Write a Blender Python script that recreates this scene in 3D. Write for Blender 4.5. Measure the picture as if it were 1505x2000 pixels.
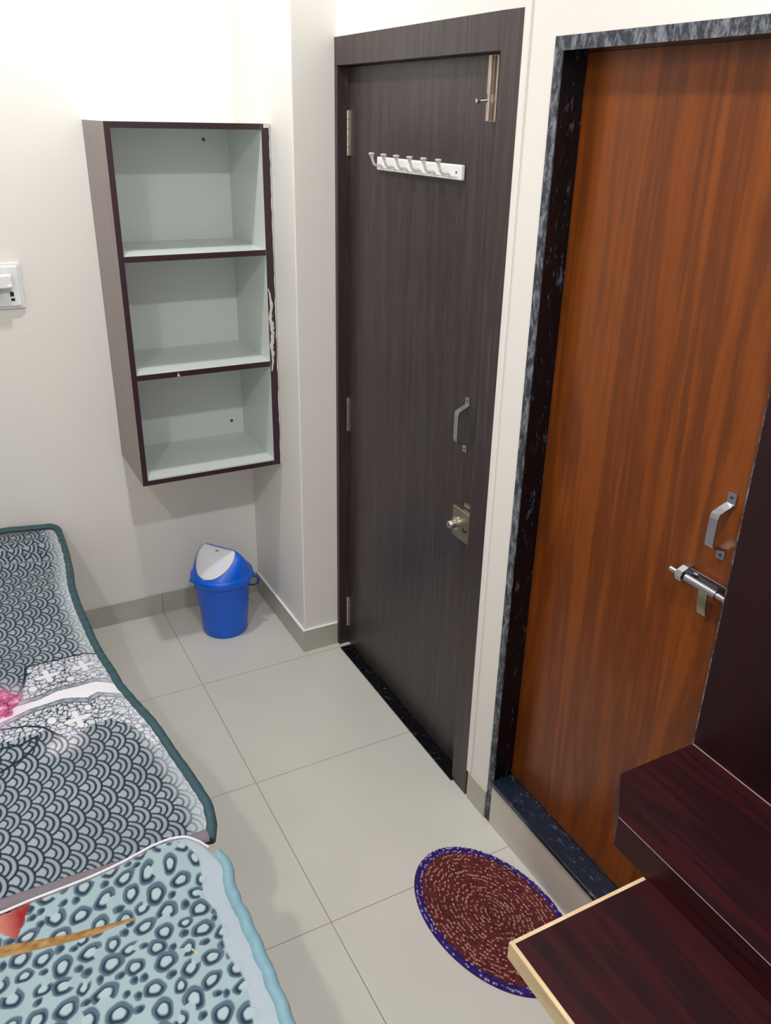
import bpy, bmesh, math, random
import numpy as np
from mathutils import Vector, Matrix, noise as mnoise
for o in list(bpy.data.objects): bpy.data.objects.remove(o)
scn = bpy.context.scene
col = scn.collection

# ---------------------------------------------------------------- camera
YAW, PITCH, ROLL, FPX = -28.331, -25.015, 1.224, 1650.907
CAM = Vector((-1.199, -2.595, 1.909))
y_, p_, r_ = [math.radians(a) for a in (YAW, PITCH, ROLL)]
fwd = Vector((math.sin(-y_)*math.cos(p_), math.cos(y_)*math.cos(p_), math.sin(p_)))
rt0 = Vector((math.cos(y_), math.sin(y_), 0)); up0 = rt0.cross(fwd)
rt = rt0*math.cos(r_) + up0*math.sin(r_); up = -rt0*math.sin(r_) + up0*math.cos(r_)
cd = bpy.data.cameras.new('camera'); cam = bpy.data.objects.new('camera', cd); col.objects.link(cam)
cd.sensor_fit = 'AUTO'; cd.sensor_width = 36; cd.lens = FPX/2000*36; cd.clip_start = .02
m = Matrix((rt, up, -fwd)).transposed().to_4x4(); m.translation = CAM
cam.matrix_world = m
scn.camera = cam

# ---------------------------------------------------------------- light and exposure
scn.view_settings.view_transform = 'Standard'; scn.view_settings.look = 'None'
scn.view_settings.gamma = 1; scn.view_settings.use_curve_mapping = False
scn.view_settings.exposure = 0.34
w = bpy.data.worlds.new('world'); scn.world = w; w.use_nodes = True
w.node_tree.nodes['Background'].inputs[0].default_value = (.9, .93, 1, 1)
w.node_tree.nodes['Background'].inputs[1].default_value = 0.3
def lamp(name, kind, loc, power, color, size=.1, size_y=None, target=None):
    l = bpy.data.lights.new(name, kind); o = bpy.data.objects.new(name, l); col.objects.link(o)
    o.location = loc; l.energy = power; l.color = color
    if kind == 'AREA':
        l.shape = 'RECTANGLE' if size_y else 'DISK'; l.size = size
        if size_y: l.size_y = size_y
    else: l.shadow_soft_size = size
    if target is not None:
        d = Vector(target)-Vector(loc); o.rotation_euler = d.to_track_quat('-Z', 'Y').to_euler()
    return o
LC = (.985, .985, .985)
lamp('ceiling_lamp_light', 'AREA', (-.76, -.20, 2.95), 13.5, LC, .11)
lamp('ceiling_lamp_light', 'AREA', (-.72, -2.30, 2.95), 17.5, LC, .11)
lamp('ceiling_lamp_light', 'AREA', (-1.90, -2.30, 2.95), 15.5, LC, .11)

# ---------------------------------------------------------------- helpers
def lin(c):
    return tuple((x/12.92 if x <= .04045 else ((x+.055)/1.055)**2.4) for x in c)
def rgb(r, g, b): return lin((r/255, g/255, b/255))
def srgb_arr(a):
    a = np.asarray(a, float)/255
    return np.where(a <= .04045, a/12.92, ((a+.055)/1.055)**2.4)

def new_mat(name):
    m = bpy.data.materials.new(name); m.use_nodes = True
    nt = m.node_tree; b = nt.nodes['Principled BSDF']
    return m, nt, b
def mat(name, c, rough=.5, metal=0., spec=.5, var=0.0, vscale=8, bump=0, bscale=200, coat=0):
    m, nt, b = new_mat(name)
    b.inputs['Base Color'].default_value = (*c, 1); b.inputs['Roughness'].default_value = rough
    b.inputs['Metallic'].default_value = metal; b.inputs['Specular IOR Level'].default_value = spec
    b.inputs['Coat Weight'].default_value = coat
    tc = nt.nodes.new('ShaderNodeTexCoord')
    if var:
        n = nt.nodes.new('ShaderNodeTexNoise'); n.inputs['Scale'].default_value = vscale; n.inputs['Detail'].default_value = 5
        nt.links.new(tc.outputs['Object'], n.inputs['Vector'])
        r = nt.nodes.new('ShaderNodeValToRGB')
        r.color_ramp.elements[0].position = .3; r.color_ramp.elements[1].position = .7
        r.color_ramp.elements[0].color = (*[x*(1-var) for x in c], 1); r.color_ramp.elements[1].color = (*[min(1, x*(1+var)) for x in c], 1)
        nt.links.new(n.outputs['Fac'], r.inputs['Fac']); nt.links.new(r.outputs['Color'], b.inputs['Base Color'])
    if bump:
        n2 = nt.nodes.new('ShaderNodeTexNoise'); n2.inputs['Scale'].default_value = bscale; n2.inputs['Detail'].default_value = 3
        nt.links.new(tc.outputs['Object'], n2.inputs['Vector'])
        bp = nt.nodes.new('ShaderNodeBump'); bp.inputs['Strength'].default_value = bump; bp.inputs['Distance'].default_value = .002
        nt.links.new(n2.outputs['Fac'], bp.inputs['Height']); nt.links.new(bp.outputs['Normal'], b.inputs['Normal'])
    return m
def wood(name, cols, stretch, rough=.35, fine=1.0, warp=.5, coat=0, spec=.5):
    """cols: list of (pos, colour) ramp; stretch: vector scale of the noise, small along the grain"""
    m, nt, b = new_mat(name)
    tc = nt.nodes.new('ShaderNodeTexCoord')
    mp = nt.nodes.new('ShaderNodeMapping'); mp.inputs['Scale'].default_value = stretch
    nt.links.new(tc.outputs['Object'], mp.inputs['Vector'])
    n = nt.nodes.new('ShaderNodeTexNoise'); n.inputs['Scale'].default_value = 1; n.inputs['Detail'].default_value = 6
    n.inputs['Roughness'].default_value = .6; n.inputs['Distortion'].default_value = warp
    nt.links.new(mp.outputs['Vector'], n.inputs['Vector'])
    mp2 = nt.nodes.new('ShaderNodeMapping'); mp2.inputs['Scale'].default_value = [s*6 for s in stretch]
    nt.links.new(tc.outputs['Object'], mp2.inputs['Vector'])
    n2 = nt.nodes.new('ShaderNodeTexNoise'); n2.inputs['Scale'].default_value = 1; n2.inputs['Detail'].default_value = 8; n2.inputs['Roughness'].default_value = .7
    nt.links.new(mp2.outputs['Vector'], n2.inputs['Vector'])
    mx = nt.nodes.new('ShaderNodeMix'); mx.data_type = 'FLOAT'; mx.inputs['Factor'].default_value = .35*fine
    nt.links.new(n.outputs['Fac'], mx.inputs[2]); nt.links.new(n2.outputs['Fac'], mx.inputs[3])
    r = nt.nodes.new('ShaderNodeValToRGB')
    while len(r.color_ramp.elements) < len(cols): r.color_ramp.elements.new(.5)
    for e, (p, c) in zip(r.color_ramp.elements, cols): e.position = p; e.color = (*c, 1)
    nt.links.new(mx.outputs[0], r.inputs['Fac']); nt.links.new(r.outputs['Color'], b.inputs['Base Color'])
    b.inputs['Roughness'].default_value = rough; b.inputs['Coat Weight'].default_value = coat; b.inputs['Coat Roughness'].default_value = .15
    b.inputs['Specular IOR Level'].default_value = spec
    return m
def attr_mat(name, rough=.9, sheen=0., bump=0, bscale=600):
    m, nt, b = new_mat(name)
    a = nt.nodes.new('ShaderNodeVertexColor'); a.layer_name = 'Pattern'
    nt.links.new(a.outputs['Color'], b.inputs['Base Color'])
    b.inputs['Roughness'].default_value = rough; b.inputs['Sheen Weight'].default_value = sheen
    b.inputs['Specular IOR Level'].default_value = .2
    if bump:
        tc = nt.nodes.new('ShaderNodeTexCoord')
        n2 = nt.nodes.new('ShaderNodeTexNoise'); n2.inputs['Scale'].default_value = bscale
        nt.links.new(tc.outputs['Object'], n2.inputs['Vector'])
        bp = nt.nodes.new('ShaderNodeBump'); bp.inputs['Strength'].default_value = bump; bp.inputs['Distance'].default_value = .001
        nt.links.new(n2.outputs['Fac'], bp.inputs['Height']); nt.links.new(bp.outputs['Normal'], b.inputs['Normal'])
    return m

def wloc(o):
    v = Vector((0, 0, 0))
    while o is not None: v += Vector(o.location); o = o.parent
    return v
def tag(o, label=None, cat=None, group=None, kind=None):
    if label: o['label'] = label
    if cat: o['category'] = cat
    if group: o['group'] = group
    if kind: o['kind'] = kind
    return o
def thing(name, loc, label=None, cat=None, group=None, kind=None):
    o = bpy.data.objects.new(name, None); o.empty_display_size = .05; col.objects.link(o); o.location = loc
    return tag(o, label, cat, group, kind)

class MB:
    """collects shapes in world coordinates, builds one mesh object"""
    def __init__(s): s.v = []; s.f = []
    def add(s, vs, fs):
        k = len(s.v); s.v += [tuple(q) for q in vs]; s.f += [tuple(i+k for i in f) for f in fs]; return s
    def box(s, x0, x1, y0, y1, z0, z1):
        if x0 > x1: x0, x1 = x1, x0
        if y0 > y1: y0, y1 = y1, y0
        if z0 > z1: z0, z1 = z1, z0
        vs = [(x, y, z) for x in (x0, x1) for y in (y0, y1) for z in (z0, z1)]
        return s.add(vs, [(0, 1, 3, 2), (4, 6, 7, 5), (0, 4, 5, 1), (2, 3, 7, 6), (0, 2, 6, 4), (1, 5, 7, 3)])
    def prism(s, poly, z0, z1):
        n = len(poly); vs = [(x, y, z0) for x, y in poly]+[(x, y, z1) for x, y in poly]
        return s.add(vs, [tuple(range(n-1, -1, -1)), tuple(range(n, 2*n))]+[(i, (i+1) % n, n+(i+1) % n, n+i) for i in range(n)])
    def tube(s, pts, rad, n=12, caps=True, flat=None):
        """sweep; rad number or list; flat=(a,b,up) gives an elliptic section"""
        P = [Vector(q) for q in pts]; k = len(P)
        R = rad if isinstance(rad, (list, tuple)) else [rad]*k
        vs = []; ref = Vector((0, 0, 1)) if flat is None else Vector(flat[2])
        T0 = (P[1]-P[0]).normalized()
        if abs(T0.dot(ref)) > .95: ref = Vector((1, 0, 0))
        nrm = (ref - T0*ref.dot(T0)).normalized()
        for i in range(k):
            T = (P[min(i+1, k-1)]-P[max(i-1, 0)]).normalized()
            nrm = (nrm - T*nrm.dot(T)).normalized(); b = T.cross(nrm)
            for j in range(n):
                a = 2*math.pi*j/n
                if flat: q = P[i]+nrm*math.sin(a)*flat[1]*R[i]+b*math.cos(a)*flat[0]*R[i]
                else: q = P[i]+nrm*math.sin(a)*R[i]+b*math.cos(a)*R[i]
                vs.append(q)
        fs = [(i*n+j, i*n+(j+1) % n, (i+1)*n+(j+1) % n, (i+1)*n+j) for i in range(k-1) for j in range(n)]
        if caps: fs += [tuple(range(n-1, -1, -1)), tuple((k-1)*n+j for j in range(n))]
        return s.add(vs, fs)
    def ribbon(s, prof, axis_vec, width, thick):
        """flat strap: centre line points prof, width along axis_vec, thickness in the plane"""
        P = [Vector(q) for q in prof]; A = Vector(axis_vec).normalized(); k = len(P); vs = []
        for i in range(k):
            T = (P[min(i+1, k-1)]-P[max(i-1, 0)]).normalized(); N = T.cross(A).normalized()
            for sa, sn in ((-1, -1), (1, -1), (1, 1), (-1, 1)): vs.append(P[i]+A*sa*width/2+N*sn*thick/2)
        fs = [(i*4+j, i*4+(j+1) % 4, (i+1)*4+(j+1) % 4, (i+1)*4+j) for i in range(k-1) for j in range(4)]
        fs += [(3, 2, 1, 0), tuple((k-1)*4+j for j in range(4))]
        return s.add(vs, fs)
    def lathe(s, prof, c, n=48, axis='Z'):
        vs = []
        for (r, h) in prof:
            for j in range(n):
                a = 2*math.pi*j/n; u, w_ = r*math.cos(a), r*math.sin(a)
                if axis == 'Z': vs.append((c[0]+u, c[1]+w_, c[2]+h))
                elif axis == 'X': vs.append((c[0]+h, c[1]+u, c[2]+w_))
                else: vs.append((c[0]+u, c[1]+h, c[2]+w_))
        k = len(prof)
        fs = [(i*n+j, i*n+(j+1) % n, (i+1)*n+(j+1) % n, (i+1)*n+j) for i in range(k-1) for j in range(n)]
        if prof[0][0] > 1e-6: fs.append(tuple(range(n-1, -1, -1)))
        if prof[-1][0] > 1e-6: fs.append(tuple((k-1)*n+j for j in range(n)))
        return s.add(vs, fs)
    def build(s, name, material, parent=None, smooth=False, bevel=0, seg=2, label=None):
        L = wloc(parent) if parent is not None else Vector((0, 0, 0))
        me = bpy.data.meshes.new(name); me.from_pydata([tuple(Vector(q)-L) for q in s.v], [], s.f)
        bm = bmesh.new(); bm.from_mesh(me); bmesh.ops.remove_doubles(bm, verts=bm.verts, dist=1e-6)
        bmesh.ops.recalc_face_normals(bm, faces=bm.faces); bm.to_mesh(me); bm.free()
        me.materials.append(material)
        o = bpy.data.objects.new(name, me); col.objects.link(o)
        if parent is not None: o.parent = parent
        if smooth:
            for p in me.polygons: p.use_smooth = True
            try: me.set_sharp_from_angle(angle=math.radians(40))
            except Exception: pass
        if bevel:
            b = o.modifiers.new('bevel', 'BEVEL'); b.width = bevel; b.segments = seg; b.limit_method = 'ANGLE'
        if label: o['label'] = label
        return o
def struct(name, mb, material, bevel=0, parent=None):
    o = mb.build(name, material, parent, bevel=bevel)
    if parent is None: o['kind'] = 'structure'
    return o
def bez(p, n=8):
    """Catmull-Rom through points"""
    P = [Vector(q) for q in p]; out = []
    for i in range(len(P)-1):
        a, b, c, d = P[max(i-1, 0)], P[i], P[i+1], P[min(i+2, len(P)-1)]
        for k in range(n):
            t = k/n
            out.append(.5*((2*b)+(c-a)*t+(2*a-5*b+4*c-d)*t*t+(3*b-a-3*c+d)*t**3))
    out.append(P[-1]); return out

# ---------------------------------------------------------------- materials
M = {}
M['wall'] = mat('cream_wall_paint', rgb(238, 234, 228), .55, var=.008, vscale=2.5, bump=.12, bscale=90)
M['ceil'] = mat('white_ceiling_paint', rgb(246, 246, 244), .8)
M['skirt'] = mat('beige_tile_skirting', rgb(186, 182, 171), .3, var=.06, vscale=12)
M['riser'] = mat('beige_tile_riser', rgb(205, 198, 186), .25, var=.03, vscale=6)
M['lam'] = wood('dark_walnut_laminate', [(.36, rgb(28, 24, 25)), (.45, rgb(66, 58, 58)), (.51, rgb(54, 38, 38)), (.57, rgb(50, 45, 46)), (.66, rgb(84, 68, 66))], (30, 30, 1.1), .38, warp=.4)
M['teak'] = wood('orange_teak_laminate', [(.30, rgb(70, 34, 11)), (.43, rgb(126, 62, 14)), (.50, rgb(98, 47, 14)), (.57, rgb(130, 66, 18)), (.70, rgb(84, 42, 17))], (6.5, 6.5, .45), .3, fine=.7, warp=1.0, coat=.0, spec=.35)
M['maroon'] = wood('dark_mahogany_laminate', [(.32, rgb(15, 3, 6)), (.47, rgb(52, 12, 17)), (.54, rgb(30, 7, 12)), (.68, rgb(46, 11, 20))], (16, 1.1, 16), .42, warp=.4, spec=.3)
M['maroon_v'] = wood('dark_mahogany_laminate_upright', [(.30, rgb(14, 3, 6)), (.50, rgb(38, 9, 13)), (.70, rgb(27, 6, 11))], (16, 16, 1.1), .42, warp=.4, spec=.3)
M['ply'] = wood('raw_plywood_edge', [(.3, rgb(190, 160, 118)), (.6, rgb(228, 204, 164))], (8, 3, 60), .6)
M['band'] = mat('maroon_edge_band', rgb(52, 28, 38), .4)
M['cablam'] = wood('grey_walnut_laminate', [(.3, rgb(92, 76, 74)), (.5, rgb(126, 110, 106)), (.7, rgb(110, 94, 92))], (44, 44, 2), .3, warp=.2)
M['cabin'] = mat('pale_green_white_laminate', rgb(214, 221, 217), .35, var=.01)
M['chip'] = mat('chipped_chipboard', rgb(206, 200, 192), .9, var=.2, vscale=80)
M['steel'] = mat('brushed_steel', rgb(196, 192, 182), .3, 1., var=.05, vscale=60)
M['satin'] = mat('satin_bronze_steel', rgb(190, 176, 164), .4, .85)
M['chrome'] = mat('polished_chrome', rgb(170, 172, 178), .2, 1.)
M['brass'] = mat('satin_nickel', rgb(176, 172, 150), .34, 1.)
M['dark'] = mat('black_rubber', rgb(30, 28, 28), .5)
M['screw'] = mat('dark_screw_metal', rgb(90, 88, 84), .4, .8)
M['white'] = mat('white_plastic', rgb(238, 240, 240), .3)
M['hookw'] = mat('off_white_plastic', rgb(222, 214, 208), .35)
M['blue'] = mat('blue_plastic', rgb(0, 98, 226), .32)
M['bluedk'] = mat('dark_blue_plastic', rgb(16, 50, 130), .35)
M['flap'] = mat('white_flap_plastic', rgb(232, 232, 240), .3)
M['gold'] = mat('gold_sticker', rgb(150, 128, 80), .4, .3)
M['hem1'] = mat('dark_teal_satin', rgb(46, 78, 86), .6, var=.15, vscale=30, bump=.3, bscale=60)
M['hem2'] = mat('light_blue_satin', rgb(122, 160, 174), .5, var=.08, vscale=25, bump=.3, bscale=60)
M['hemg'] = mat('grey_mauve_trim', rgb(120, 110, 118), .7)
M['hemw'] = mat('white_fabric_edge', rgb(226, 224, 228), .8)
M['bead'] = mat('worn_edge_line', rgb(150, 124, 124), .6)
M['mattress'] = mat('mattress_ticking', rgb(150, 120, 100), .9, var=.1, vscale=40)

def granite(name, base, fleck, amount, scale, rough, stretch=(1, 1, 1)):
    m, nt, b = new_mat(name)
    tc = nt.nodes.new('ShaderNodeTexCoord'); mp = nt.nodes.new('ShaderNodeMapping'); mp.inputs['Scale'].default_value = stretch
    mp.inputs['Rotation'].default_value = (.5, .2, .3)
    nt.links.new(tc.outputs['Object'], mp.inputs['Vector'])
    n = nt.nodes.new('ShaderNodeTexNoise'); n.inputs['Scale'].default_value = scale; n.inputs['Detail'].default_value = 8; n.inputs['Roughness'].default_value = .75
    nt.links.new(mp.outputs['Vector'], n.inputs['Vector'])
    r = nt.nodes.new('ShaderNodeValToRGB'); e = r.color_ramp.elements
    e[0].position = amount; e[0].color = (*base, 1); e[1].position = min(1, amount+.14); e[1].color = (*fleck, 1)
    nt.links.new(n.outputs['Fac'], r.inputs['Fac']); nt.links.new(r.outputs['Color'], b.inputs['Base Color'])
    b.inputs['Roughness'].default_value = rough
    return m
M['granite_cut'] = granite('rough_cut_granite', rgb(42, 46, 56), rgb(128, 132, 140), .46, 60, .7, (1, 1, .5))
M['granite'] = granite('polished_black_granite', rgb(8, 9, 14), rgb(92, 102, 122), .575, 60, .22, (1, 1, .3))
M['granite_sill'] = granite('polished_blue_black_granite', rgb(30, 38, 54), rgb(110, 122, 140), .56, 60, .2, (1, .6, 1))

# floor tiles: straight grid, joints at x = -0.569 + k*0.57, y = -0.036 + k*0.57
def floor_mat():
    m, nt, b = new_mat('vitrified_floor_tile')
    tc = nt.nodes.new('ShaderNodeTexCoord'); sep = nt.nodes.new('ShaderNodeSeparateXYZ'); nt.links.new(tc.outputs['Object'], sep.inputs[0])
    def mth(op, a, bb=None, c=None):
        n = nt.nodes.new('ShaderNodeMath'); n.operation = op
        for i, v in enumerate((a, bb, c)):
            if v is None: continue
            if isinstance(v, (int, float)): n.inputs[i].default_value = v
            else: nt.links.new(v, n.inputs[i])
        return n.outputs[0]
    S = .57
    def line(out, off):
        f = mth('FRACT', mth('DIVIDE', mth('SUBTRACT', out, off-10*S), S))
        d = mth('MULTIPLY', mth('MINIMUM', f, mth('SUBTRACT', 1.0, f)), S)
        return mth('LESS_THAN', d, .0011)
    g = mth('MAXIMUM', line(sep.outputs['X'], -.569), line(sep.outputs['Y'], -.036))
    n = nt.nodes.new('ShaderNodeTexNoise'); n.inputs['Scale'].default_value = 3; n.inputs['Detail'].default_value = 6
    nt.links.new(tc.outputs['Object'], n.inputs['Vector'])
    r = nt.nodes.new('ShaderNodeValToRGB'); r.color_ramp.elements[0].position = .3; r.color_ramp.elements[1].position = .7
    r.color_ramp.elements[0].color = (*rgb(206, 203, 195), 1); r.color_ramp.elements[1].color = (*rgb(213, 210, 202), 1)
    nt.links.new(n.outputs['Fac'], r.inputs['Fac'])
    mx = nt.nodes.new('ShaderNodeMix'); mx.data_type = 'RGBA'
    nt.links.new(g, mx.inputs['Factor']); nt.links.new(r.outputs['Color'], mx.inputs[6]); mx.inputs[7].default_value = (*rgb(138, 130, 118), 1)
    nt.links.new(mx.outputs[2], b.inputs['Base Color'])
    b.inputs['Roughness'].default_value = .28; b.inputs['Specular IOR Level'].default_value = .4
    return m
M['floor'] = floor_mat()

# ---------------------------------------------------------------- room shell
XL, YB, YF, ZC, XP = -1.98, .526, -3.6, 3.05, -.146
T = .1
struct('floor', MB().box(XL-T, .6, YF-T, YB+T, -.1, 0), M['floor'])
struct('ceiling', MB().box(XL-T, .6, YF-T, YB+T, ZC, ZC+.1), M['ceil'])
struct('wall_back', MB().box(XL-T, XP, YB, YB+T, 0, ZC), M['wall'])
struct('wall_left', MB().box(XL-T, XL, YF, YB, 0, ZC), M['wall'])
struct('wall_near', MB().box(XL-T, .15, YF-T, YF, 0, ZC), M['wall'])
struct('wall_corner', MB().box(XP, .15, 0, YB+T, 0, ZC), M['wall'], bevel=.004)
# right wall with two openings
D1A, D1B, D1H = 0.0, -.943, 2.121          # dark door frame outside
D2A, D2B, D2H = -1.05, -1.728, 2.062       # granite frame outside
struct('wall_right', MB().box(0, .15, D1B, D2A, 0, ZC).box(0, .15, D1A, D1B, D1H, ZC).box(0, .15, D2A, D2B, D2H, ZC)
       .box(0, .15, D2B, YF, 0, ZC).box(.09, .15, D2A, D2B, 0, .145), M['wall'])
# skirting
struct('baseboard_back', MB().box(XL, -.571, YB-.008, YB, 0, .093).box(-.5695, XP-.008, YB-.008, YB, 0, .093), M['skirt'], bevel=.001)
struct('baseboard_corner', MB().box(XP-.008, XP, -.008, YB-.008, 0, .095).box(XP, -.0075, -.008, 0, 0, .095), M['skirt'], bevel=.001)
struct('baseboard_right', MB().box(-.008, 0, D1B-.012, D2A+.002, 0, .098), M['skirt'], bevel=.001)
struct('trim_4', MB().box(XP-.009, XP, -.009, YB-.009, .094, .0975).box(XP, -.0075, -.009, 0, .094, .0975), M['ceil'], bevel=.001)
struct('trim_1', MB().box(-.007, 0, D1B+.001, D1B-.018, .098, 2.14), M['wall'], bevel=.002)

# ---------------------------------------------------------------- door 1: dark laminate door
PX = .033
d1 = thing('door_1', (0, -.44, 0), 'dark walnut laminate door with white hook rail, steel tower bolt and night latch', 'door', kind='structure')
MB().box(-.006, .07, 0, -.020, 0, 2.045).box(-.006, .07, -.865, D1B, 0, 2.121).box(-.006, .07, 0, -.865, 2.046, 2.121).build('door_frame', M['lam'], d1, bevel=.0008)
MB().box(PX, .068, -.021, -.864, .006, 2.043).build('door_panel', M['lam'], d1)
MB().box(-.014, .07, -.045, -.872, 0, .005).build('door_sill', M['granite'], d1, bevel=.001, label='black granite door sill')
for z0, z1 in ((1.800, 1.928), (.898, 1.022), (.085, .216)):
    hg = MB()
    hg.box(PX-.003, PX, -.026, -.037, z0, z1)
    for k in range(5):
        a = z0+(z1-z0)*k/5; b = z0+(z1-z0)*(k+1)/5-.0015
        hg.lathe([(.0045, 0), (.0045, b-a)], (PX-.006, -.0255, a), 12)
    hg.build('hinge', M['steel'], d1, smooth=True, label='steel butt hinge')
# tower bolt
tb = MB().box(PX-.003, PX, -.784, -.816, 1.904, 2.043).build('tower_bolt', M['satin'], d1, bevel=.0008, label='long satin tower bolt')
MB().box(PX-.007, PX-.003, -.807, -.814, 1.906, 2.041).build('bolt_rail', M['satin'], tb, bevel=.001)
MB().tube([(PX-.011, -.790, 1.906), (PX-.011, -.790, 1.945)], .0062, 14).tube([(PX-.011, -.790, 1.945), (PX-.011, -.790, 1.962)], .0045, 14).tube([(PX-.011, -.790, 1.962), (PX-.011, -.790, 2.041)], .0062, 14).build('bolt_rod', M['satin'], tb, smooth=True)
MB().tube([(PX-.013, -.790, 1.950), (PX-.030, -.782, 1.948)], .003, 10).lathe([(0, -.006), (.005, -.005), (.0065, 0), (.005, .005), (0, .006)], (PX-.034, -.780, 1.948), 14, 'X').build('bolt_knob', M['steel'], tb, smooth=True)
# pull handle
def pull(parent, x, y, z0, z1, wid, out, m, shift=0, name='pull_handle', lab=None):
    h = MB().ribbon(bez([(x-.0015, y, z1), (x-.0015, y, z1-.018), (x-.002, y, z1-.022)], 2)+[(x-out*.6, y+shift*.6, z1-.03), (x-out*.95, y+shift, z1-.036), (x-out, y+shift, z1-.044)]
        + [(x-out, y+shift, z0+.044), (x-out*.95, y+shift, z0+.036), (x-out*.6, y+shift*.6, z0+.03), (x-.002, y, z0+.022), (x-.0015, y, z0)], (0, 1, 0), wid, .003)
    o = h.build(name, m, parent, bevel=.0006, label=lab)
    for z in (z1-.009, z0+.009):
        MB().lathe([(.0035, 0), (.0025, -.002), (0, -.0022)], (x-.003, y, z), 10, 'X').build('screw', M['screw'], o, smooth=True)
    return o
pull(d1, PX, -.766, 1.075, 1.230, .019, .034, M['steel'], lab='flat steel pull handle')
# night latch
lk = MB().box(PX-.024, PX, -.758, -.846, .823, .916).build('night_latch', M['brass'], d1, bevel=.003, label='satin metal night latch')
MB().lathe([(.020, 0), (.020, -.004), (.014, -.006), (.0125, -.022), (.010, -.026), (0, -.027)], (PX-.024, -.780, .866), 28, 'X').build('latch_knob', M['steel'], lk, smooth=True)
MB().lathe([(.009, 0), (.008, -.003), (.0, -.003)], (PX-.024, -.823, .862), 20, 'X').build('keyhole_cover', M['screw'], lk, smooth=True)
MB().box(PX-.008, PX, -.790, -.862, .919, .930).build('latch_keeper', M['steel'], lk, bevel=.001)

# white hook rail on the door
hr = thing('hook_rail', (PX-.004, -.46, 1.768), 'white plastic rail with six upturned hooks fixed to the dark door', 'coat hooks')
MB().box(PX-.012, PX-.0005, -.232, -.690, 1.770, 1.806).build('backplate', M['white'], hr, bevel=.0035, seg=3)
MB().box(PX-.0135, PX-.0115, -.245, -.675, 1.777, 1.779).build('rail_groove', M['hookw'], hr)
for k in range(6):
    y = -.273-.0735*k
    h = MB().tube(bez([(PX-.010, y, 1.775), (PX-.018, y+.001, 1.784), (PX-.030, y+.002, 1.7835), (PX-.040, y+.002, 1.788), (PX-.046, y+.002, 1.802), (PX-.049, y+.002, 1.812)], 6), [.0035]*25+[.0040, .0044, .005, .0055, .006, .0065], 12)
    h.lathe([(.0065, 0), (.0085, .002), (.0088, .0045), (.006, .006), (0, .0065)], (PX-.049, y+.002, 1.812), 16)
    h.build('hook', M['hookw'], hr, smooth=True)
for y in (-.667,):
    MB().lathe([(.0032, 0), (.0025, -.0012), (0, -.0014)], (PX-.012, y, 1.788), 12, 'X').build('screw', M['screw'], hr, smooth=True)

# ---------------------------------------------------------------- door 2: granite framed teak door
P2 = .060
d2 = thing('door_2', (0, -1.39, .16), 'orange-brown teak laminate bathroom door in a black granite frame', 'door', kind='structure')
IA, IB, IH = -1.075, -1.702, 2.036
def rough_strip(mb, a, b, c, d, z0, z1, nz, horiz=False):
    mb.box(a, b, c, d, z0, z1)
MB().box(-.004, -.001, D2A, IA, 0, 2.062).box(-.004, -.001, IB, D2B, 0, 2.062).box(-.004, -.001, IA, IB, IH, 2.062).build('frame_face', M['granite_cut'], d2, label='rough-cut grey granite edge')
MB().box(-.001, .10, D2A, IA, 0, 2.062).build('door_jamb', M['granite'], d2, bevel=.0008, label='polished black granite jamb')
MB().box(-.001, .10, IB, D2B, 0, 2.062).build('door_jamb', M['granite'], d2, bevel=.0008)
MB().box(-.001, .10, IA, IB, IH, 2.062).build('door_lintel', M['granite'], d2, bevel=.0008)
MB().box(P2, P2+.03, IA-.001, IB+.001, .166, IH-.001).build('door_panel', M['teak'], d2)
struct('trim_2', MB().box(-.011, .09, IA, IB, .147, .162), M['granite_sill'], bevel=.001)
struct('trim_3', MB().box(-.006, .05, IA, IB, 0, .147), M['riser'], bevel=.0008)
pull(d2, P2, -1.627, 1.148, 1.287, .020, .040, M['chrome'], name='pull_handle', lab='chrome bow pull handle')
ab = MB().box(P2-.003, P2, -1.548, -1.700, 1.074, 1.098).build('door_bolt', M['chrome'], d2, bevel=.0008, label='chrome sliding door bolt')
MB().tube([(P2-.025, -1.536, 1.088), (P2-.025, -1.694, 1.088)], .0062, 18).tube([(P2-.025, -1.578, 1.088), (P2-.025, -1.655, 1.088)], .0085, 18).build('bolt_rod', M['chrome'], ab, smooth=True)
for y in (-1.565, -1.688):
    MB().ribbon([(P2-.001, y, 1.106), (P2-.016, y, 1.104), (P2-.032, y, 1.098), (P2-.036, y, 1.088), (P2-.032, y, 1.078), (P2-.016, y, 1.072), (P2-.001, y, 1.070)], (0, 1, 0), .016, .0025).build('bolt_bracket', M['chrome'], ab, bevel=.0005)
MB().ribbon(bez([(P2-.030, -1.628, 1.088), (P2-.031, -1.629, 1.070), (P2-.030, -1.630, 1.050), (P2-.027, -1.632, 1.032)], 4), (0, 1, 0), .022, .003).build('hasp', M['brass'], ab, bevel=.0008, label='dull metal hasp tab')

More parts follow.
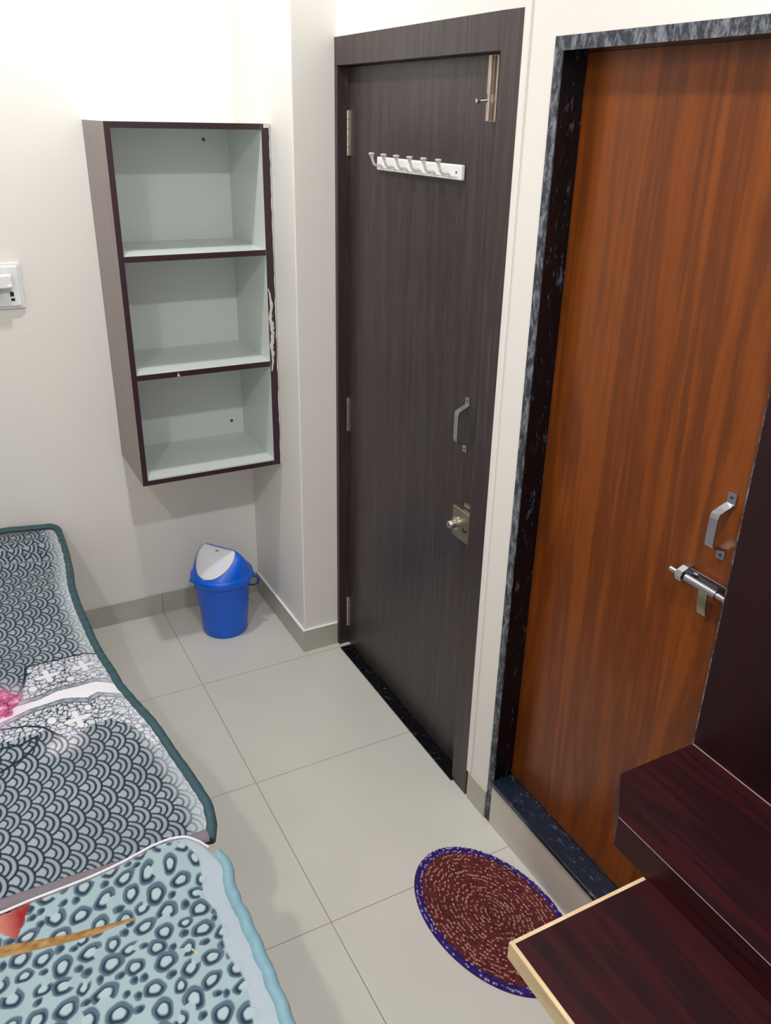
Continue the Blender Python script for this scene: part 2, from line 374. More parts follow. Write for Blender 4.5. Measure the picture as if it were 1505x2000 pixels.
# ---------------------------------------------------------------- wall cabinet
CX0, CX1, CY0, CY1, CZ0, CZ1 = -.662, -.148, .182, .5255, .727, 1.884
cb = thing('wall_cabinet', ((CX0+CX1)/2, (CY0+CY1)/2, CZ0), 'open three-shelf wall cabinet with maroon edges and pale interior', 'cabinet')
tk = .018; eb = .0012
IX0, IX1 = CX0+tk, CX1-.030
MB().box(CX0, CX0+.0015, CY0+eb, CY1, CZ0, CZ1).build('side_skin', M['cablam'], cb, label='grey-brown laminate outer side')
MB().box(CX0+.0015, IX0, CY0+eb, CY1, CZ0, CZ1).build('side_panel', M['cabin'], cb)
MB().box(IX1, CX1, CY0+eb, CY1, CZ0, CZ1).build('side_panel', M['cabin'], cb)
MB().box(IX0, IX1, CY0+eb, CY1, CZ1-tk, CZ1).build('top_panel', M['cabin'], cb)
MB().box(IX0, IX1, CY0+eb, CY1, CZ0, CZ0+.023).build('bottom_panel', M['cabin'], cb)
MB().box(IX0, IX1, CY1-.006, CY1, CZ0+.023, CZ1-tk).build('back_panel', M['cabin'], cb)
for zs in (1.482, 1.102):
    sh = MB().box(IX0, IX1, CY0+eb+.002, CY1-.006, zs, zs+.018).build('shelf', M['cabin'], cb)
    MB().box(IX0, IX1, CY0+.0005, CY0+eb+.002, zs, zs+.018).build('edge_band', M['band'], sh, label='maroon shelf edge')
    if zs < 1.2:
        MB().add([(-.510, CY0, zs+.001), (-.500, CY0, zs+.001), (-.506, CY0, zs+.015), (-.510, CY0+.001, zs+.001), (-.500, CY0+.001, zs+.001), (-.506, CY0+.001, zs+.015)], [(0, 1, 2), (3, 5, 4), (0, 3, 4, 1), (1, 4, 5, 2), (2, 5, 3, 0)]).build('chipped_spot', M['chip'], sh)
fr = MB().box(CX0, IX0, CY0, CY0+eb, CZ0, CZ1).box(IX0, IX1, CY0, CY0+eb, CZ1-tk, CZ1).box(IX0, IX1, CY0, CY0+eb, CZ0, CZ0+.023-.006)
rng = random.Random(4)
# right band with an irregular outer edge
zs_ = [CZ0+(CZ1-CZ0)*i/60 for i in range(61)]
vs = []; fs = []
for i, z in enumerate(zs_):
    xi = IX1+.001; xo = CX1-.004+rng.uniform(-.0015, .0015)
    if 1.08 < z < 1.40: xi2 = xi+.002
    vs += [(xi, CY0-.0002, z), (xo, CY0-.0002, z), (xi, CY0+.0014, z), (xo, CY0+.0014, z)]
    if i:
        a = (i-1)*4; b = i*4
        fs += [(a, a+1, b+1, b), (a+2, b+2, b+3, a+3), (a+1, a+3, b+3, b+1), (a, b, b+2, a+2)]
fs += [(0, 2, 3, 1), (len(vs)-4, len(vs)-3, len(vs)-1, len(vs)-2)]
fr.add(vs, fs)
fr = fr.build('edge_band', M['band'], cb, label='maroon front edge band')
# chipped strip on the right band
cp = MB(); zz = 1.075; left = True
vs = []; fs = []; n_ = 34
for i in range(n_+1):
    z = 1.085+(1.372-1.085)*i/n_; u = i/n_
    a = IX1+.001+.008*abs(math.sin(u*9+.4))*rng.uniform(.6, 1); b = a+.004+.013*max(0, math.sin(u*math.pi))*rng.uniform(.45, 1.)
    b = min(b, CX1-.003)
    vs += [(a, CY0-.0012, z), (b, CY0-.0012, z), (a, CY0, z), (b, CY0, z)]
    if i:
        p, q = (i-1)*4, i*4
        fs += [(p, p+1, q+1, q), (p+2, q+2, q+3, p+3), (p+1, p+3, q+3, q+1), (p, q, q+2, p+2)]
fs += [(0, 2, 3, 1), (len(vs)-4, len(vs)-3, len(vs)-1, len(vs)-2)]
cp.add(vs, fs).build('chipped_spot', M['chip'], fr, label='pale chipped edge')
MB().prism([(-.170, CY0-.0006), (-.150, CY0-.0006), (-.150, CY0), (-.170, CY0)], 1.872, 1.8845).build('chipped_spot', M['chip'], fr)
for x, z in ((-.265, 1.828), (-.225, .802), (-.60, 1.828)):
    MB().lathe([(.006, 0), (.005, -.002), (0, -.002)], (x, CY1-.006, z), 12, 'Y').build('screw', M['screw'], cb, smooth=True)

# ---------------------------------------------------------------- switch plate and plugged adapter
sb = thing('switch_board', (-1.02, YB, 1.30), 'white electrical switch board on the wall left of the cabinet', 'switch board')
MB().box(-1.14, -.918, YB-.012, YB-.0005, 1.303, 1.452).build('back_box', M['white'], sb, bevel=.003)
MB().box(-1.13, -.927, YB-.021, YB-.012, 1.312, 1.443).build('cover_plate', M['white'], sb, bevel=.004, seg=3)
MB().box(-.962, -.950, YB-.0225, YB-.021, 1.345, 1.360).build('socket_slot', M['dark'], sb, bevel=.0005)
MB().box(-.961, -.949, YB-.0225, YB-.021, 1.330, 1.339).build('socket_slot', M['dark'], sb, bevel=.0005)
MB().box(-1.02, -.99, YB-.026, YB-.021, 1.335, 1.420).build('rocker_switch', M['white'], sb, bevel=.002)
ad = thing('plug_adapter', (-.985, YB-.04, 1.38), 'white plug adapter with red glow pushed into the switch board', 'plug')
MB().box(-1.03, -.952, YB-.062, YB-.0265, 1.378, 1.420).build('plug_body', M['white'], ad, bevel=.004, seg=3)
led, nt, b = new_mat('red_indicator'); b.inputs['Base Color'].default_value = (1, .35, .35, 1); b.inputs['Emission Color'].default_value = (1, .25, .28, 1); b.inputs['Emission Strength'].default_value = 2
MB().box(-.966, -.956, YB-.0635, YB-.062, 1.385, 1.389).build('indicator_light', led, ad)
MB().tube(bez([(-.985, YB-.045, 1.42), (-.985, YB-.046, 1.45), (-1.0, YB-.04, 1.475), (-1.03, YB-.03, 1.49)], 5), .003, 8).build('cable', M['white'], ad, smooth=True)

# ---------------------------------------------------------------- swing-lid bin
BC = Vector((-.372, .300, 0))
bn = thing('waste_bin', BC, 'blue plastic swing-lid bin with white flap in the corner', 'bin')
MB().lathe([(0, 0.004), (.082, .004), (.086, 0), (.0895, .004), (.0905, .02), (.108, .235), (.110, .243), (.106, .243), (.090, .03), (0, .02)], BC, 64).build('bin_body', M['blue'], bn, smooth=True)
MB().lathe([(.1085, .232), (.118, .236), (.1225, .243), (.124, .254), (.121, .264), (.116, .270), (.110, .271), (.107, .262), (.1065, .24)], BC, 64).build('lid_rim', M['blue'], bn, smooth=True)
rd = Vector((.60, -.80, 0)).normalized(); rn = Vector((-rd.y, rd.x, 0))   # ridge direction and its normal
if rn.y > 0: rn = -rn
def hood(a, t, side, off=0):
    """a: position along the ridge -1..1, t: 0 rim .. 1 ridge"""
    A = .117*(1-t)+.088*t + .006*math.sin(math.pi*t); B = .117*(1-t)**.92
    q = BC+rd*(A*a)+rn*side*(B*math.sqrt(max(0, 1-a*a))+off)
    q.z = .262+.110*(.72*t+.28*math.sin(t*math.pi/2)); q.z -= .016*t*t*max(0, abs(a)-.75)/.25; return q
NA, NT = 40, 18
vs = []; fs = []
for side in (1, -1):
    k0 = len(vs)
    for i in range(NT+1):
        for j in range(NA+1):
            vs.append(hood(-math.cos(math.pi*j/NA), i/NT, side))
    for i in range(NT):
        for j in range(NA):
            a = k0+i*(NA+1)+j; fs.append((a, a+1, a+NA+2, a+NA+1))
hd = MB().add(vs, fs).build('swing_lid', M['blue'], bn, smooth=True)
def flapmesh(off, shrink, tlow, name, m, parent):
    vs = []; fs = []
    for i in range(17):
        t = tlow+(1-.01-tlow)*i/16
        half = .80*shrink*math.sqrt(max(0, 1-((1-(t-tlow)/(1-tlow)))**2.2))
        half = max(half, .02)
        for j in range(25):
            vs.append(hood(half*(2*j/24-1)-.03, t, 1, off))
    for i in range(16):
        for j in range(24):
            a = i*25+j; fs.append((a, a+1, a+26, a+25))
    o = MB().add(vs, fs).build(name, m, parent, smooth=True)
    s = o.modifiers.new('solid', 'SOLIDIFY'); s.thickness = .002; s.offset = 0
    return o
fl = flapmesh(.0035, 1.08, .10, 'flap', M['flap'], bn); fl['label'] = 'white swing flap'
pg = hood(.0, .88, 1, .0055)
MB().add([pg+rd*(.008*math.cos(a))+Vector((0, 0, .0035*math.sin(a)))+rn*(-.0035*math.sin(a)) for a in [i*math.pi/8 for i in range(16)]]+[pg+rd*(.008*math.cos(a))+Vector((0, 0, .0035*math.sin(a)))+rn*(-.0035*math.sin(a)-.0015) for a in [i*math.pi/8 for i in range(16)]],
         [tuple(range(16)), tuple(range(31, 15, -1))]+[(i, (i+1) % 16, 16+(i+1) % 16, 16+i) for i in range(16)]).build('sticker', M['gold'], fl)
MB().tube([hood(-.93, .995, 1)+Vector((0, 0, .0015)), hood(.93, .995, 1)+Vector((0, 0, .0015))], .002, 8).build('ridge_seam', M['bluedk'], hd, smooth=True)
# carrying handle resting round the back, with side lugs
hp = []
for i in range(25):
    a = math.radians(-22+200*i/24); rr = .132+.020*math.sin(math.pi*i/24)**.4
    hp.append((BC.x+rr*math.cos(a)+.004, BC.y+rr*math.sin(a), .243-.042*math.sin(math.pi*i/24)**.4))
a_ = math.radians(-24); dx_, dy_ = math.cos(a_), math.sin(a_)
hp = [(BC.x+r_c*dx_, BC.y+r_c*dy_, z_c) for r_c, z_c in ((.108, .236), (.128, .238), (.141, .231), (.144, .216), (.137, .203), (.122, .198), (.104, .199))]
hp = bez(hp, 6)
for i in range(25):
    a = math.radians(-24+190*i/24)
    if i > 2: hp.append((BC.x+.1085*math.cos(a), BC.y+.1085*math.sin(a), .199))
MB().tube(hp, .0038, 10).build('carry_handle', M['bluedk'], bn, smooth=True)
for a in (-22, 178):
    a = math.radians(a); c, s_ = math.cos(a), math.sin(a)
    MB().tube([(BC.x+.118*c, BC.y+.118*s_, .25), (BC.x+.130*c, BC.y+.130*s_, .247)], [.009, .005], 12).build('handle_lug', M['blue'], bn, smooth=True)

# ---------------------------------------------------------------- study table with ledge and upright panel
TZ = .727
tb_ = thing('study_table', (-.29, -2.3, 0), 'dark mahogany table with raw plywood edges beside the teak door', 'table')
TX0, TY1, TY0 = -.573, -1.877, -2.75
MB().box(TX0+.007, -.002, TY0, TY1-.007, TZ-.036, TZ).build('tabletop', M['maroon'], tb_)
MB().box(TX0, TX0+.007, TY0, TY1, TZ-.036, TZ).box(TX0+.007, -.29, TY1-.007, TY1, TZ-.036, TZ).build('edge_strip', M['ply'], tb_, bevel=.0006, label='raw plywood edge strip')
MB().box(-.30, -.02, -2.05, -2.07, 0, TZ-.036).build('side_panel', M['maroon_v'], tb_)
MB().box(-.50, -.02, -2.72, -2.74, 0, TZ-.036).build('side_panel', M['maroon_v'], tb_)
lp = [(-.0225, -1.717), (-.210, -1.717), (-.288, -1.799), (-.288, -2.75), (-.0225, -2.75)]
MB().prism(lp, .7795, .795).build('ledge_top', M['maroon'], tb_, bevel=.0006)
lp2 = [(-.0225, -1.7175), (-.2098, -1.7175), (-.2875, -1.7992), (-.2875, -2.75), (-.0225, -2.75)]
MB().prism(lp2, TZ, .779).build('drawer_box', M['maroon'], tb_)
MB().tube([(-.2885, -1.80, .7945), (-.2885, -2.75, .7945)], .0007, 6).build('edge_bead', M['bead'], tb_)
MB().box(-.022, -.0045, -2.75, -1.718, .7955, 2.05).build('upright_panel', M['maroon_v'], tb_, bevel=.0008)
MB().tube([(-.024, -1.719, .7965), (-.024, -2.75, .7965)], .0014, 6).build('sealant_bead', M['bead'], tb_)

# ---------------------------------------------------------------- oval braided mat
MC = Vector((-.182, -1.352, 0)); MA, MBb, MANG = .166, .258, math.radians(9)
mt = thing('door_mat', MC, 'oval maroon braided mat with purple border on the floor below the teak door', 'mat')
def make_attr_mesh(name, V, F, C, material, parent, smooth=True):
    L = wloc(parent) if parent is not None else Vector((0, 0, 0))
    me = bpy.data.meshes.new(name)
    V = np.asarray(V, np.float32)-np.array(L, np.float32)
    me.vertices.add(len(V)); me.vertices.foreach_set('co', V.ravel())
    F = np.asarray(F, np.int32); me.loops.add(F.size); me.polygons.add(len(F))
    me.loops.foreach_set('vertex_index', F.ravel())
    me.polygons.foreach_set('loop_start', np.arange(0, F.size, 4, dtype=np.int32))
    me.polygons.foreach_set('loop_total', np.full(len(F), 4, np.int32))
    me.update(calc_edges=True)
    at = me.color_attributes.new('Pattern', 'FLOAT_COLOR', 'POINT')
    cc = np.ones((len(V), 4), np.float32); cc[:, :3] = C
    at.data.foreach_set('color', cc.ravel())
    if smooth: me.polygons.foreach_set('use_smooth', np.ones(len(F), bool))
    me.materials.append(material); me.validate()
    o = bpy.data.objects.new(name, me); col.objects.link(o)
    if parent is not None: o.parent = parent
    return o
def grid_faces(nr, nc, wrap=False):
    i, j = np.meshgrid(np.arange(nr-1), np.arange(nc if wrap else nc-1), indexing='ij')
    j2 = (j+1) % nc
    return np.stack([i*nc+j, i*nc+j2, (i+1)*nc+j2, (i+1)*nc+j], -1).reshape(-1, 4)

def oval_part(name, u0, u1, nr, nc, cfun, coils):
    u = np.linspace(u0, u1, nr)[:, None]; a = np.linspace(0, 2*np.pi, nc, endpoint=False)[None, :]
    # coils keep a straight core: offset ellipse
    core = .10*(1-u)
    lx = u*MA*np.cos(a); ly = (u*(MBb-.10*0)+0)*np.sin(a)
    coil = u*coils
    ph = a*34*(.3+u)+np.floor(coil)*2.1
    h = .0035+.0045*np.abs(np.sin(np.pi*coil))**.6+.0012*np.sin(ph*2)
    h = h*np.clip((1.0-u)/.012, 0, 1)+.0005
    X = MC.x+lx*np.cos(MANG)-ly*np.sin(MANG); Y = MC.y+lx*np.sin(MANG)+ly*np.cos(MANG)
    V = np.stack(np.broadcast_arrays(X, Y, h), -1).reshape(-1, 3)
    C = cfun(u, a, coil).reshape(-1, 3)
    return make_attr_mesh(name, V, grid_faces(nr, nc, True), C, M['mat'], mt)
M['mat'] = attr_mat('woven_rag', .9, 0, .5, 900)
def flecks(u, a, coil, base, base2, light, dens):
    shp = np.broadcast(u, a).shape
    c = np.floor(coil); arc = a*(MA+MBb)/2*(c+.5)/17
    wob = .35*np.sin(a*5+c*2)
    cell = np.floor(arc/.0066+c*.37+(coil-c)*.6+wob)
    key = (cell*12.9898+c*78.233); r = np.abs(np.sin(key)*43758.5453) % 1
    r2 = np.abs(np.sin(key*1.7+3)*24634.6345) % 1
    fa = (arc/.0066+c*.37+(coil-c)*.6+wob) % 1; fc = coil-c
    on = (r < dens) & (np.abs(fa-.5) < .36) & (np.abs(fc-.25-.5*r2) < .17)
    out = np.zeros(shp+(3,)); t = r2[..., None]
    out[:] = srgb_arr(base)*(1-t)+srgb_arr(base2)*t
    out[np.broadcast_to(on, shp)] = srgb_arr(light)
    return out
NC = 900
oval_part('mat_centre', .01, .895, 260, NC, lambda u, a, c: flecks(u, a, c, (84, 34, 34), (108, 48, 46), (186, 142, 136), .55), 17)
oval_part('mat_border', .895, 1.0, 44, NC, lambda u, a, c: flecks(u, a, c, (44, 26, 92), (66, 44, 122), (180, 168, 200), .45), 17)['label'] = 'purple braided border'

# ---------------------------------------------------------------- bed
bd = thing('bed', (-1.45, -1.2, 0), 'wooden single bed with mattress along the left wall', 'bed')
MB().box(-1.96, -.985, -2.95, .515, .16, .30).build('bed_base', M['maroon'], bd, bevel=.003)
for x, y in ((-1.90, -2.88), (-1.04, -2.88), (-1.90, .44), (-1.04, .44)):
    MB().box(x-.03, x+.03, y-.03, y+.03, 0, .16).build('leg', M['maroon_v'], bd)
MB().box(-1.955, -.975, -2.94, .508, .30, .470).build('mattress', M['mattress'], bd, bevel=.02, seg=4)

# --- pattern maths
def seg_dist(X, Y, pts):
    d = np.full(X.shape, 9.)
    for (ax, ay), (bx, by) in zip(pts[:-1], pts[1:]):
        vx, vy = bx-ax, by-ay; t = np.clip(((X-ax)*vx+(Y-ay)*vy)/(vx*vx+vy*vy+1e-12), 0, 1)
        d = np.minimum(d, np.hypot(X-ax-t*vx, Y-ay-t*vy))
    return d
def interp(xs, ys, q): return np.interp(q, xs, ys)
def mixc(C, mask, c, amt=1.):
    mk = (np.clip(mask, 0, 1)*amt)[..., None]; return C*(1-mk)+srgb_arr(c)*mk
def step(d, wd, soft=.0008): return np.clip((wd-d)/soft+.5, 0, 1)
def scallops(X, Y):
    """seigaiha: domes point to +X, period along Y"""
    w_ = .089; h = w_/3.5; R = w_/2*1.04
    U = Y+.06*X+.004*np.sin(X*23); V = X+.004*np.sin(Y*17)
    best = np.full(X.shape, -1e9); rad = np.zeros(X.shape)
    row0 = np.floor(V/h)
    done = np.zeros(X.shape, bool)
    for k in range(-3, 2):        # nearest (front-most) scale is the one furthest to -X whose disc covers the point
        row = row0+k; off = np.where(np.mod(row, 2) == 0, 0, .5)*w_
        cu = np.round((U-off)/w_)*w_+off
        r = np.hypot(U-cu, V-row*h)
        hit = (r < R) & ~done
        rad[hit] = r[hit]; done |= hit
    rn_ = rad/R
    line = np.zeros(X.shape)
    for q, lw in ((1.0, .12), (.66, .064), (.38, .056)):
        line = np.maximum(line, np.clip((lw-np.abs(rn_-q))/.03+.4, 0, 1))
    return line, rn_
def cells(X, Y, s, seed):
    """F2-F1 distance of jittered cells"""
    gx = np.floor(X/s); gy = np.floor(Y/s); F1 = np.full(X.shape, 9.); F2 = F1.copy()
    for i in (-1, 0, 1):
        for j in (-1, 0, 1):
            cx, cy = gx+i, gy+j
            a = np.abs(np.sin(cx*127.1+cy*311.7+seed)*43758.54) % 1; b_ = np.abs(np.sin(cx*269.5+cy*183.3+seed)*24634.6) % 1
            d = np.hypot(X-(cx+a)*s, Y-(cy+b_)*s)
            n2 = np.minimum(F2, np.maximum(F1, d)); F1 = np.minimum(F1, d); F2 = n2
    return F2-F1
def vnoise(X, Y, s, seed=0):
    x, y = X/s, Y/s; ix, iy = np.floor(x), np.floor(y); fx, fy = x-ix, y-iy
    hsh = lambda a, b_: np.abs(np.sin(a*127.1+b_*311.7+seed)*43758.54) % 1
    fx = fx*fx*(3-2*fx); fy = fy*fy*(3-2*fy)
    return (hsh(ix, iy)*(1-fx)+hsh(ix+1, iy)*fx)*(1-fy)+(hsh(ix, iy+1)*(1-fx)+hsh(ix+1, iy+1)*fx)*fy

# edge of the first quilt (x as a function of y)
EY = [-1.239, -1.19, -1.13, -.992, -.784, -.595, -.316, -.10, -.01, .05, .118, .259, .35, .438, .49, .506]
EX = [-.868, -.848, -.839, -.852, -.886, -.923, -.946, -.951, -.950, -.944, -.936, -.926, -.923, -.921, -.928, -.945]
HW = .026      # hem width
def edge1(y): return interp(EY, EX, y)
def z1(X, Y):
    d = edge1(Y)-X
    z = .497+.006*np.sin(Y*9+X*5)+.004*np.sin(Y*21-X*14)
    # gathered folds near the far end
    for yc, sl, amp, wd in ((.40, .10, .009, .013), (.325, .22, .017, .017), (.255, .32, .015, .015), (.18, .42, .010, .020)):
        q = Y-(yc+sl*(X+.95)*-.35)
        z = z+amp*np.exp(-(q/wd)**2)*np.clip((d-.01)/.05, 0, 1)
    z = z+.012*np.exp(-((Y+.60)/.05)**2)*np.clip(1-(d/.25), 0, 1)*np.sin((X+.9)*30)*.5
    z = z-.012*np.clip(1-d/.05, 0, 1)**2
    z = z-.02*np.clip((Y-.40)/.1, 0, 1)*0
    return z
def quilt1_colour(X, Y):
    C = np.zeros(X.shape+(3,)); C[:] = srgb_arr((150, 163, 171))
    line, rn_ = scallops(X, Y)
    C = mixc(C, step(rn_, .38, .02), (166, 178, 185), .6)
    dark = vnoise(X, Y, .12, 3)
    C = C*(1-.22*dark[..., None])
    C = mixc(C, line, (32, 46, 58))
    d = edge1(Y)-HW-X
    # printed colour fades near the border, thinner lines
    fade = np.clip(1-d/.045, 0, 1)*.55
    C = mixc(C, fade, (214, 222, 228))
    # bands
    wt = interp([-1.60, -1.24, -1.139, -1.091, -1.041, -.993, -.94, -.9], [-.60, -.585, -.580, -.565, -.574, -.568, -.592, -.60], X)
    wb = interp([-1.60, -1.238, -1.162, -1.086, -1.025, -.995, -.934, -.9], [-.66, -.632, -.612, -.612, -.637, -.620, -.645, -.65], X)
    tb1 = interp([-1.62, -1.40, -1.16, -1.151, -1.082, -1.018, -.99, -.95, -.9], [-.42, -.43, -.44, -.414, -.407, -.399, -.399, -.415, -.42], X)
    lb = interp([-1.60, -1.14, -1.09, -1.079, -1.031, -.986, -.942, -.908, -.88], [-.72, -.72, -.76, -.765, -.742, -.738, -.80, -.90, -.93], X)
    inb = (Y < tb1) & (Y > lb) & (X > -1.66)
    # the first piece of the band begins at a curved dark line
    lft = interp([-.60, -.525, -.465, -.415], [-1.20, -1.177, -1.160, -1.154], Y)
    top_piece = inb & (Y > wt) & (X > lft)
    bot_piece = inb & (Y < wb)
    far_piece = inb & (Y > wt) & (X < lft-.17)
    zone = top_piece | bot_piece | far_piece
    e = np.minimum(cells(X+.002*np.sin(Y*260), Y, .0165, 1.), cells(X+.004*np.sin(Y*200), Y*1.5, .034, 5.))
    mos = np.zeros_like(C); mos[:] = srgb_arr((206, 210, 220))
    mos = mixc(mos, step(e, .0021, .0014), (44, 50, 66))
    # chain border lines next to the white band
    for dd in (np.abs(Y-wt), np.abs(Y-wb)):
        m_ = dd < .021
        ch = np.zeros_like(C); ch[:] = srgb_arr((150, 158, 168))
        pos = np.abs(((X*1.0+Y*.0) % .034)-.017)/.017
        ln = np.maximum(step(np.abs(dd-.001), .0016), np.maximum(step(np.abs(dd-.0195), .0014), step(np.abs(dd-.010-.009*(1-pos**2)), .0013)))
        ln = np.maximum(ln, step(np.abs(dd-.010+.009*(1-pos**2)), .0013))
        ch = mixc(ch, ln, (46, 52, 68))
        mos = np.where(m_[..., None], ch, mos)
    # stars and dots
    for (sx, sy) in ((-1.103, -.475), (-1.006, -.462), (-1.061, -.708), (-1.36, -.48), (-1.42, -.70), (-1.50, -.50)):
        dx, dy = X-sx, Y-sy; r = np.hypot(dx, dy); a = np.arctan2(dy, dx)
        R_ = .010+.024*np.abs(np.cos(2*(a-.15)))**2.2
        mos = mixc(mos, step(r, R_+.0018), (60, 66, 80)); mos = mixc(mos, step(r, R_), (222, 224, 226))
    for (sx, sy, q) in ((-1.048, -.518, .011), (-1.146, -.523, .011), (-1.121, -.690, .011), (-.99, -.53, .008), (-1.03, -.675, .009), (-1.33, -.53, .011), (-1.28, -.69, .011)):
        r = np.hypot(X-sx, (Y-sy)*.8)
        mos = mixc(mos, step(r, q+.002), (60, 66, 80)); mos = mixc(mos, step(r, q), (222, 224, 228))
    C = np.where(zone[..., None], mos, C)
    # printed fade inside the zone close to the border
    C = np.where((zone & (d < .08))[..., None], mixc(C, np.clip(1-d/.08, 0, 1)*.35, (220, 226, 232)), C)
    white = (Y <= wt) & (Y >= wb)
    C = np.where(white[..., None], np.broadcast_to(srgb_arr((232, 230, 236)), C.shape), C)
    # dark outlines
    C = mixc(C, step(seg_dist(X, Y, [(-1.151, -.414), (-1.082, -.407), (-1.018, -.399), (-.99, -.399), (-.94, -.416)]), .0028), (30, 38, 48))
    C = mixc(C, step(seg_dist(X, Y, [(-1.151, -.414), (-1.158, -.46), (-1.168, -.50), (-1.185, -.535)]), .004), (28, 36, 46))
    C = mixc(C, step(seg_dist(X, Y, [(-1.30, -.44), (-1.26, -.455), (-1.225, -.475), (-1.205, -.515)]), .0045), (24, 32, 42))
    C = mixc(C, step(seg_dist(X, Y, [(-1.40, -.66), (-1.241, -.663), (-1.183, -.681), (-1.143, -.707), (-1.11, -.754)]), .0035), (30, 38, 48))
    C = mixc(C, step(seg_dist(X, Y, [(-1.40, -.72), (-1.248, -.738), (-1.202, -.746), (-1.161, -.731), (-1.168, -.76), (-1.20, -.79), (-1.26, -.82)]), .0035), (30, 34, 48))
    # pale smudge where the printed branch ends
    for (sx, sy, q) in ((-1.095, -.775, .035), (-1.13, -.79, .02)):
        C = mixc(C, np.exp(-((X-sx)**2+(Y-sy)**2)/(q*q))*(1-.7*line), (226, 218, 232), .8)
    # pink peony
    for (sx, sy, q) in ((-1.235, -.555, .078), (-1.255, -.60, .06)):
        r = np.hypot(X-sx, Y-sy)
        C = mixc(C, np.exp(-(r/(q*1.05))**4)*(r > q*.6), (222, 188, 216), .4)
    fx, fy = X+1.245, Y+.555; r = np.hypot(fx, fy); a = np.arctan2(fy, fx)
    Rr = .062*(1+.10*np.sin(5*a+1)+.05*np.sin(11*a))
    pet = cells(X+.012*np.sin(Y*60), Y+.01*np.sin(X*70), .019, 9.)
    pc = np.zeros_like(C); tt = vnoise(X, Y, .014, 4)[..., None]
    pc[:] = srgb_arr((150, 24, 96))*(1-tt)+srgb_arr((232, 140, 180))*tt
    pc = mixc(pc, step(pet, .0016, .003), (92, 10, 60)); pc = mixc(pc, np.clip(tt[..., 0]*2-1.5, 0, 1), (250, 214, 214))
    C = np.where((r < Rr)[..., None], pc, C)
    return np.clip(C, 0, 1)
def quilt_mesh(name, ys, xs_fun, zf, cf, material, parent):
    ys = np.asarray(ys)[:, None]; X = xs_fun(ys); Y = np.broadcast_to(ys, X.shape)
    Z = zf(X, Y); V = np.stack([X, Y, Z], -1).reshape(-1, 3)
    # underside to give real thickness
    F = grid_faces(*X.shape)
    o = make_attr_mesh(name, V, F, cf(X, Y).reshape(-1, 3), material, parent)
    s = o.modifiers.new('solid', 'SOLIDIFY'); s.thickness = .014; s.offset = -1
    return o
M['q1'] = attr_mat('printed_quilt', .85, .15, .4, 500)
q1 = thing('quilt', (-1.45, -.36, .48), 'grey scallop-print quilt with dark teal border covering the far part of the bed', 'quilt')
fineu = np.concatenate([np.arange(0, .46, .0015), np.arange(.46, .72, .0035), np.arange(.72, 1.0, .012)])
def xs1(y):
    e = edge1(y)-HW*.6; return np.maximum(e-fineu[None, :], -1.965)
fineu = fineu[::-1]
ys1 = np.arange(-1.215, .488, .00165)
quilt_mesh('quilt_top', ys1, xs1, z1, quilt1_colour, M['q1'], q1)
# hem: along the side, round the corner and along the far end
hp = []
for y in np.arange(-1.232, .46, .012):
    x = float(edge1(y))-HW/2; hp.append((x, y, float(z1(np.array(x), np.array(y)))-.001+.0012*math.sin(y*140)))
for t in np.linspace(0, 1, 8):
    a = t*math.pi/2; x = -.934-.028+.028*math.cos(a); y = .462+.034*math.sin(a)
    hp.append((x-.0, y, .488+.010*t))
for x in np.arange(-.975, -1.95, -.02): hp.append((x, .4985+.002*math.sin(x*20), .498+.012*min(1, (-.975-x)/.12)))
MB().tube(hp, 1, 14, flat=(HW/2, .0095, (0, 0, 1))).build('side_hem', M['hem1'], q1, smooth=True, label='dark teal satin border')
MB().tube([(x, -1.226, .499+.004*math.sin(x*8)) for x in np.arange(-1.96, -.875, .02)], 1, 12, flat=(.017, .009, (0, 0, 1))).build('end_hem', M['hemg'], q1, smooth=True, label='grey mauve end trim')

# --- second quilt: leopard rings
E2Y = [-2.95, -1.718, -1.567, -1.45, -1.402, -1.363, -1.335, -1.311, -1.285, -1.262]
E2X = [-.880, -.874, -.872, -.871, -.873, -.865, -.863, -.868, -.880, -.895]
def edge2(y): return interp(E2Y, E2X, y)
H2 = .026
spots = []
rs2 = np.random.RandomState(12)
occ = {}
def try_spot(x, y, R, big, gap_):
    gx, gy = int(x/.05), int(y/.05)
    for i in (-1, 0, 1):
        for j in (-1, 0, 1):
            for (a, b_, c_) in occ.get((gx+i, gy+j), ()):
                if (a-x)**2+(b_-y)**2 < (R+c_+gap_)**2: return
    occ.setdefault((gx, gy), []).append((x, y, R)); spots.append((x, y, R, big, rs2.uniform(0, 2*np.pi), rs2.uniform(.80, 1.1), rs2.uniform(-.6, .6), rs2.rand()))
for (n_t, lo, hi, big, gp_) in ((9000, .0175, .0225, True, -.001), (9000, .0135, .0165, True, -.001), (16000, .0075, .0105, False, -.0005)):
    for q_ in range(n_t):
        try_spot(rs2.uniform(-1.97, -.928), rs2.uniform(-2.95, -1.25), rs2.uniform(lo, hi), big, gp_)
def ytop(x): return np.interp(x, [-2, -1.295, -1.24, -1.134, -1.06, -1.00, -.96, -.93, -.905, -.885], [-1.262, -1.260, -1.254, -1.248, -1.240, -1.230, -1.229, -1.236, -1.256, -1.285])
def z2(X, Y):
    d = edge2(Y)-X
    z = .520+.004*np.sin(Y*7+X*6)+.003*np.sin(Y*19)
    z = z+.016*np.exp(-((Y+1.29)/.06)**2)*np.exp(-((X+.96)/.10)**2)
    z = z-.012*np.clip(1-(-1.252-Y)/.02, 0, 1)**2
    z = z-.010*np.clip(1-d/.04, 0, 1)**2
    return z
